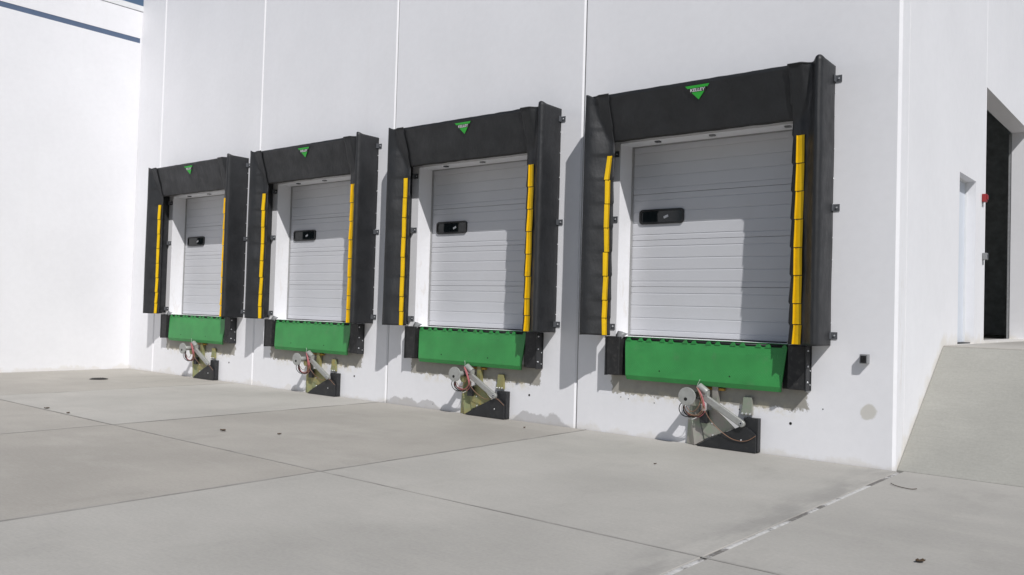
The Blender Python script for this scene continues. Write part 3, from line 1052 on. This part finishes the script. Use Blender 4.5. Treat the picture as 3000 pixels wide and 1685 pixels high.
def make_restraint(k, cx):
    rng = random.Random(70 + k)
    zinc = M['zinc_grey'] if k == 3 else M['zinc_yellow']
    t = empty('vehicle_restraint', (cx, 0, 0))
    tag(t, 'steel truck restraint with disc and black wedge, ' + ORD[k], 'vehicle restraint', 'vehicle restraints below the levelers')
    # folded mast plate
    m = MB()
    rows = [[(-0.185, -0.022, 0.006), (-0.130, -0.040, 0.006), (-0.040, -0.092, 0.006), (0.075, -0.055, 0.080)],
            [(-0.172, -0.022, 0.300), (-0.130, -0.040, 0.305), (-0.085, -0.092, 0.312), (0.004, -0.055, 0.322)],
            [(-0.145, -0.022, 0.560), (-0.115, -0.040, 0.565), (-0.080, -0.085, 0.570), (-0.030, -0.055, 0.575)]]
    m.grid(rows, False)
    m.build('mast_plate', zinc, t, solid=0.010)
    # gusset plate
    MB().prism([(0.022, 0.325), (0.060, 0.200), (0.085, 0.092), (0.49, 0.268), (0.255, 0.470), (0.10, 0.46)], -0.078, -0.062).build('gusset_plate', zinc, t, bevel=0.003)
    for bx, bz in ((0.19, 0.30), (0.20, 0.155)):
        MB().cyl((bx, -0.079, bz), (bx, -0.086, bz), 0.012, n=8).build('bolt', M['bolt'], t)
    # upper post and clamp bracket
    MB().box(0.178, 0.255, -0.080, -0.012, 0.42, 0.770).build('post', zinc, t, bevel=0.003)
    MB().box(0.02, 0.33, -0.060, -0.014, 0.715, 0.745).build('cross_bar', M['orange_zinc'], t, bevel=0.003)
    MB().prism([(0.580, 0.665), (0.690, 0.667), (0.700, 0.450), (0.545, 0.448), (0.570, 0.53)], -0.050, -0.012).build('wall_bracket', zinc, t, bevel=0.003)
    for bx in (0.575, 0.625, 0.675):
        MB().cyl((bx, -0.051, 0.462), (bx, -0.064, 0.462), 0.012, n=8).build('bolt', M['bolt'], t)
    # black box and wedge
    MB().box(0.610, 0.795, -0.094, -0.004, 0.010, 0.418).build('side_box', M['frame_black'], t, bevel=0.006)
    MB().prism([(0.000, 0.006), (0.782, 0.006), (0.782, 0.225), (0.70, 0.285), (0.640, 0.310), (0.585, 0.308), (0.400, 0.222), (0.100, 0.072)],
               -0.128, -0.0945).build('wedge_plate', M['frame_black'], t, bevel=0.004)
    MB().cyl((0.60, -0.129, 0.145), (0.60, -0.136, 0.145), 0.010, n=8).build('bolt', M['bolt'], t)
    # tube with the end disc, standing out from the wall
    a = R(5)
    ax = Vector((math.sin(a), -math.cos(a), 0))
    dc = Vector((-0.015, -0.371, 0.637))
    wl = dc - ax * 0.315
    MB().cyl(wl, dc, 0.044, n=24).build('tube', M['silver'], t)
    dm = MB()
    dm.cyl(dc - ax * 0.006, dc + ax * 0.012, 0.114, n=40)
    disc = dm.build('end_disc', M['silver'], t, bevel=0.005)
    hc = dc + ax * 0.0125 + Vector((-0.014 * math.cos(a), -0.014 * math.sin(a), -0.034))
    MB().cyl(hc, hc + ax * 0.001, 0.022, n=16).build('disc_hole', M['hole'], disc)
    # arm from the tube down to the box
    p0, p1 = Vector((0.105, 0.630)), Vector((0.615, 0.345))
    d = (p1 - p0).normalized()
    nrm = Vector((-d.y, d.x)) * 0.042
    poly = [tuple(p0 + nrm), tuple(p0 - nrm), tuple(p1 - nrm)]
    for q in range(1, 6):
        an = -math.pi / 2 + math.pi * q / 6
        poly.append(tuple(p1 + d * (0.042 * math.cos(an)) + Vector((-d.y, d.x)) * (0.042 * math.sin(an))))
    poly.append(tuple(p1 + nrm))
    arm = MB().prism(poly, -0.182, -0.130).build('arm', M['silver'], t, bevel=0.012, segs=3)
    MB().cyl((0.615, -0.1825, 0.352), (0.615, -0.190, 0.352), 0.022, n=14).build('arm_pin', M['galv'], arm)
    MB().cyl((0.615, -0.1901, 0.352), (0.615, -0.1912, 0.352), 0.012, n=12).build('arm_pin_hole', M['hole'], arm)
    MB().prism([(-0.085, 0.600), (0.040, 0.600), (0.052, 0.540), (0.020, 0.505), (-0.060, 0.505), (-0.090, 0.545)], -0.170, -0.090).build('tube_clamp', zinc, t, bevel=0.004)
    MB().tube([(-0.06, -0.26, 0.58), (-0.135, -0.25, 0.52), (-0.165, -0.22, 0.44), (-0.130, -0.19, 0.36), (-0.05, -0.16, 0.335), (0.02, -0.14, 0.37)], 0.0040, n=6).build('cable', M['logo_white'], t)
    MB().tube([(-0.05, -0.28, 0.57), (-0.150, -0.27, 0.53), (-0.185, -0.25, 0.45), (-0.150, -0.21, 0.375), (-0.06, -0.17, 0.36)], 0.0060, n=6).build('cable', M['wire_black'], t)
    MB().tube([(0.10, -0.215, 0.62), (0.075, -0.225, 0.52), (0.015, -0.22, 0.45), (-0.05, -0.225, 0.445), (-0.095, -0.24, 0.50)], 0.0045, n=6).build('cable', M['wire_orange'], t)
    # gear motor above the arm and the dark switch box below it
    mo = MB()
    mo.cyl((0.035, -0.155, 0.760), (0.150, -0.155, 0.685), 0.046, n=20)
    mo.box(0.075, 0.165, -0.185, -0.115, 0.640, 0.705)
    mo.build('gear_motor', M['silver'], t, bevel=0.003)
    MB().box(0.050, 0.150, -0.150, -0.095, 0.300, 0.450).build('switch_box', M['frame_black'], t, bevel=0.004)
    # cables
    jit = lambda s_: rng.uniform(-s_, s_)
    loop = [(0.030, -0.20, 0.735), (0.080, -0.215, 0.660), (0.125, -0.215, 0.560 + jit(0.01)), (0.120, -0.20, 0.460), (0.060, -0.20, 0.395 + jit(0.012)),
            (-0.030, -0.21, 0.385 + jit(0.012)), (-0.100, -0.23, 0.430), (-0.120, -0.25, 0.520), (-0.085, -0.27, 0.580)]
    MB().tube(loop, 0.0055).build('cable', M['wire_orange'], t)
    loop2 = [(x + jit(0.012), y - 0.012, z + 0.012 + jit(0.010)) for x, y, z in loop]
    MB().tube([(x * 1.06 + 0.004, y + 0.02, z - 0.014) for x, y, z in loop], 0.0050).build('cable', M['wire_red'], t)
    MB().tube(loop2, 0.0055).build('cable', M['wire_red'] if k != 3 else M['wire_orange'], t)
    MB().tube([(-0.075, -0.26, 0.56), (-0.120, -0.255, 0.500), (-0.128, -0.24, 0.440), (-0.085, -0.215, 0.385), (-0.01, -0.20, 0.372), (0.06, -0.18, 0.390)], 0.0085).build('cable', M['wire_black'], t)
    MB().tube([(0.030, -0.20, 0.735), (0.085, -0.215, 0.680), (0.120, -0.215, 0.600), (0.135, -0.21, 0.520)], 0.010).build('cable', M['wire_red'], t)
    if k == 3:
        run = [(0.125, -0.215, 0.56), (0.165, -0.20, 0.43), (0.25, -0.175, 0.310), (0.36, -0.155, 0.215), (0.48, -0.145, 0.150), (0.60, -0.142, 0.132), (0.70, -0.142, 0.155), (0.785, -0.135, 0.215)]
    else:
        run = [(0.125, -0.215, 0.56), (0.165, -0.20, 0.46), (0.26, -0.17, 0.36), (0.42, -0.15, 0.285), (0.56, -0.142, 0.305), (0.66, -0.140, 0.300), (0.72, -0.138, 0.265), (0.785, -0.13, 0.215)]
    MB().tube(run, 0.0042).build('cable', M['wire_orange'], t)
    MB().tube([(0.028, -0.205, 0.735), (0.045, -0.21, 0.785), (0.062 + jit(0.02), -0.215, 0.845)], 0.0022, n=5).build('cable_tie', M['logo_white'], t)
    return t


for k, cx in enumerate(DOCKS):
    make_restraint(k, cx)

# ------------------------------------------------------------------ small things on the walls
jb = empty('junction_box', (15.85, 0, 1.212))
tag(jb, 'small black junction box on the white wall between the last bumper and the corner', 'junction box')
MB().box(-0.044, 0.044, -0.080, -0.002, -0.052, 0.052).build('housing', M['box_grey'], jb, bevel=0.004)
MB().box(-0.032, 0.030, -0.086, -0.0805, -0.044, 0.036).build('cover', M['window_frame'], jb, bevel=0.002)
MB().cyl((0.012, -0.0865, 0.004), (0.012, -0.094, 0.004), 0.014, n=12).build('knob', M['hole'], jb)

al = empty('fire_alarm', (XC, 4.28, 3.52))
tag(al, 'small red fire alarm sounder on the side wall beside the dark opening', 'fire alarm')
MB().box(0.004, 0.062, -0.055, 0.055, -0.060, 0.060).build('housing', M['red'], al, bevel=0.008)
MB().box(0.062, 0.078, -0.030, 0.030, -0.025, 0.045).build('horn_grille', M['red'], al, bevel=0.004)
MB().tube([(0.012, -0.03, -0.06), (0.014, -0.032, -0.09), (0.010, -0.03, -0.12)], 0.007).build('conduit', M['box_grey'], al)

kp = empty('control_box', (XC, 4.36, 2.655))
tag(kp, 'small grey control box on the side wall below the red alarm', 'control box')
MB().box(0.004, 0.066, -0.05, 0.05, -0.050, 0.050).build('housing', M['box_grey'], kp, bevel=0.006)
MB().box(0.066, 0.071, -0.03, 0.03, -0.030, 0.030).build('cover', M['tab'], kp, bevel=0.002)
MB().tube([(0.012, -0.035, -0.05), (0.014, -0.036, -0.09), (0.010, -0.035, -0.13)], 0.007).build('conduit', M['box_grey'], kp)

# ------------------------------------------------------------------ small things on the pavement
dr = empty('drain_cover', (1.33, -1.83, 0))
tag(dr, 'dark round iron drain cover in the pavement near the left wing', 'drain cover')
m = MB()
m.cyl((0, 0, 0.0015), (0, 0, 0.010), 0.175, 0.170, n=36)
m.build('rim', M['iron'], dr)
m = MB()
m.cyl((0, 0, 0.0105), (0, 0, 0.016), 0.150, 0.146, n=36)
m.build('lid', M['iron'], dr)
for a in range(-3, 4):
    w = math.sqrt(max(0.0, 0.135 ** 2 - (a * 0.036) ** 2))
    MB().box(-w, w, a * 0.036 - 0.006, a * 0.036 + 0.006, 0.0162, 0.021).build('rib', M['iron'], dr)


def leaf(loc, size, rz, label):
    rng = random.Random(int(loc[0] * 100))
    rows = []
    n = 8
    for i in range(n + 1):
        f = i / n
        w = math.sin(f * math.pi) ** 0.8 * 0.34 * (1 + 0.2 * rng.uniform(-1, 1)) + 0.004
        x = (f - 0.5) * size
        zc = 0.006 + size * 0.12 * abs(f - 0.45) + 0.003 * rng.random()
        rows.append([(x, -w * size, zc + size * 0.12 * rng.random() + 0.006), (x, 0, zc), (x, w * size, zc + size * 0.13 * rng.random() + 0.005)])
    o = MB().grid(rows, True).build('dry_leaf', M['leaf'], None, loc=loc, solid=0.003)
    o.rotation_euler = (0, 0, rz)
    tag(o, label, 'leaf', 'dry leaves on the pavement')


leaf((5.645, -4.587, 0.0), 0.085, 0.6, 'curled brown leaf on the long joint at far left')
leaf((6.354, -4.586, 0.0), 0.060, 2.1, 'tiny dark leaf on the long joint right of the far-left leaf')
leaf((9.154, -3.881, 0.0), 0.090, 0.2, 'curled brown leaf mid-slab in front of the second dock from left')
leaf((9.836, -3.515, 0.0), 0.050, 1.2, 'tiny leaf mid-slab in front of the second dock from right')
leaf((11.432, -0.587, 0.0), 0.045, 1.9, 'tiny dark leaf near the wall right of a black wedge')
leaf((17.360, -3.664, 0.0), 0.075, 0.9, 'dark crumpled leaf at the bottom right of the pavement')
leaf((14.166, -1.714, 0.0), 0.030, 0.4, 'tiny dark speck of leaf in front of the right-hand restraint')
tw = MB().tube([(16.38, -0.86, 0.012), (16.45, -0.94, 0.010), (16.53, -0.985, 0.009), (16.61, -1.01, 0.010), (16.65, -0.96, 0.012)], 0.0042, n=6)
tag(tw.build('twig', M['twig']), 'thin bent twig on the pavement at the foot of the concrete slope', 'twig')
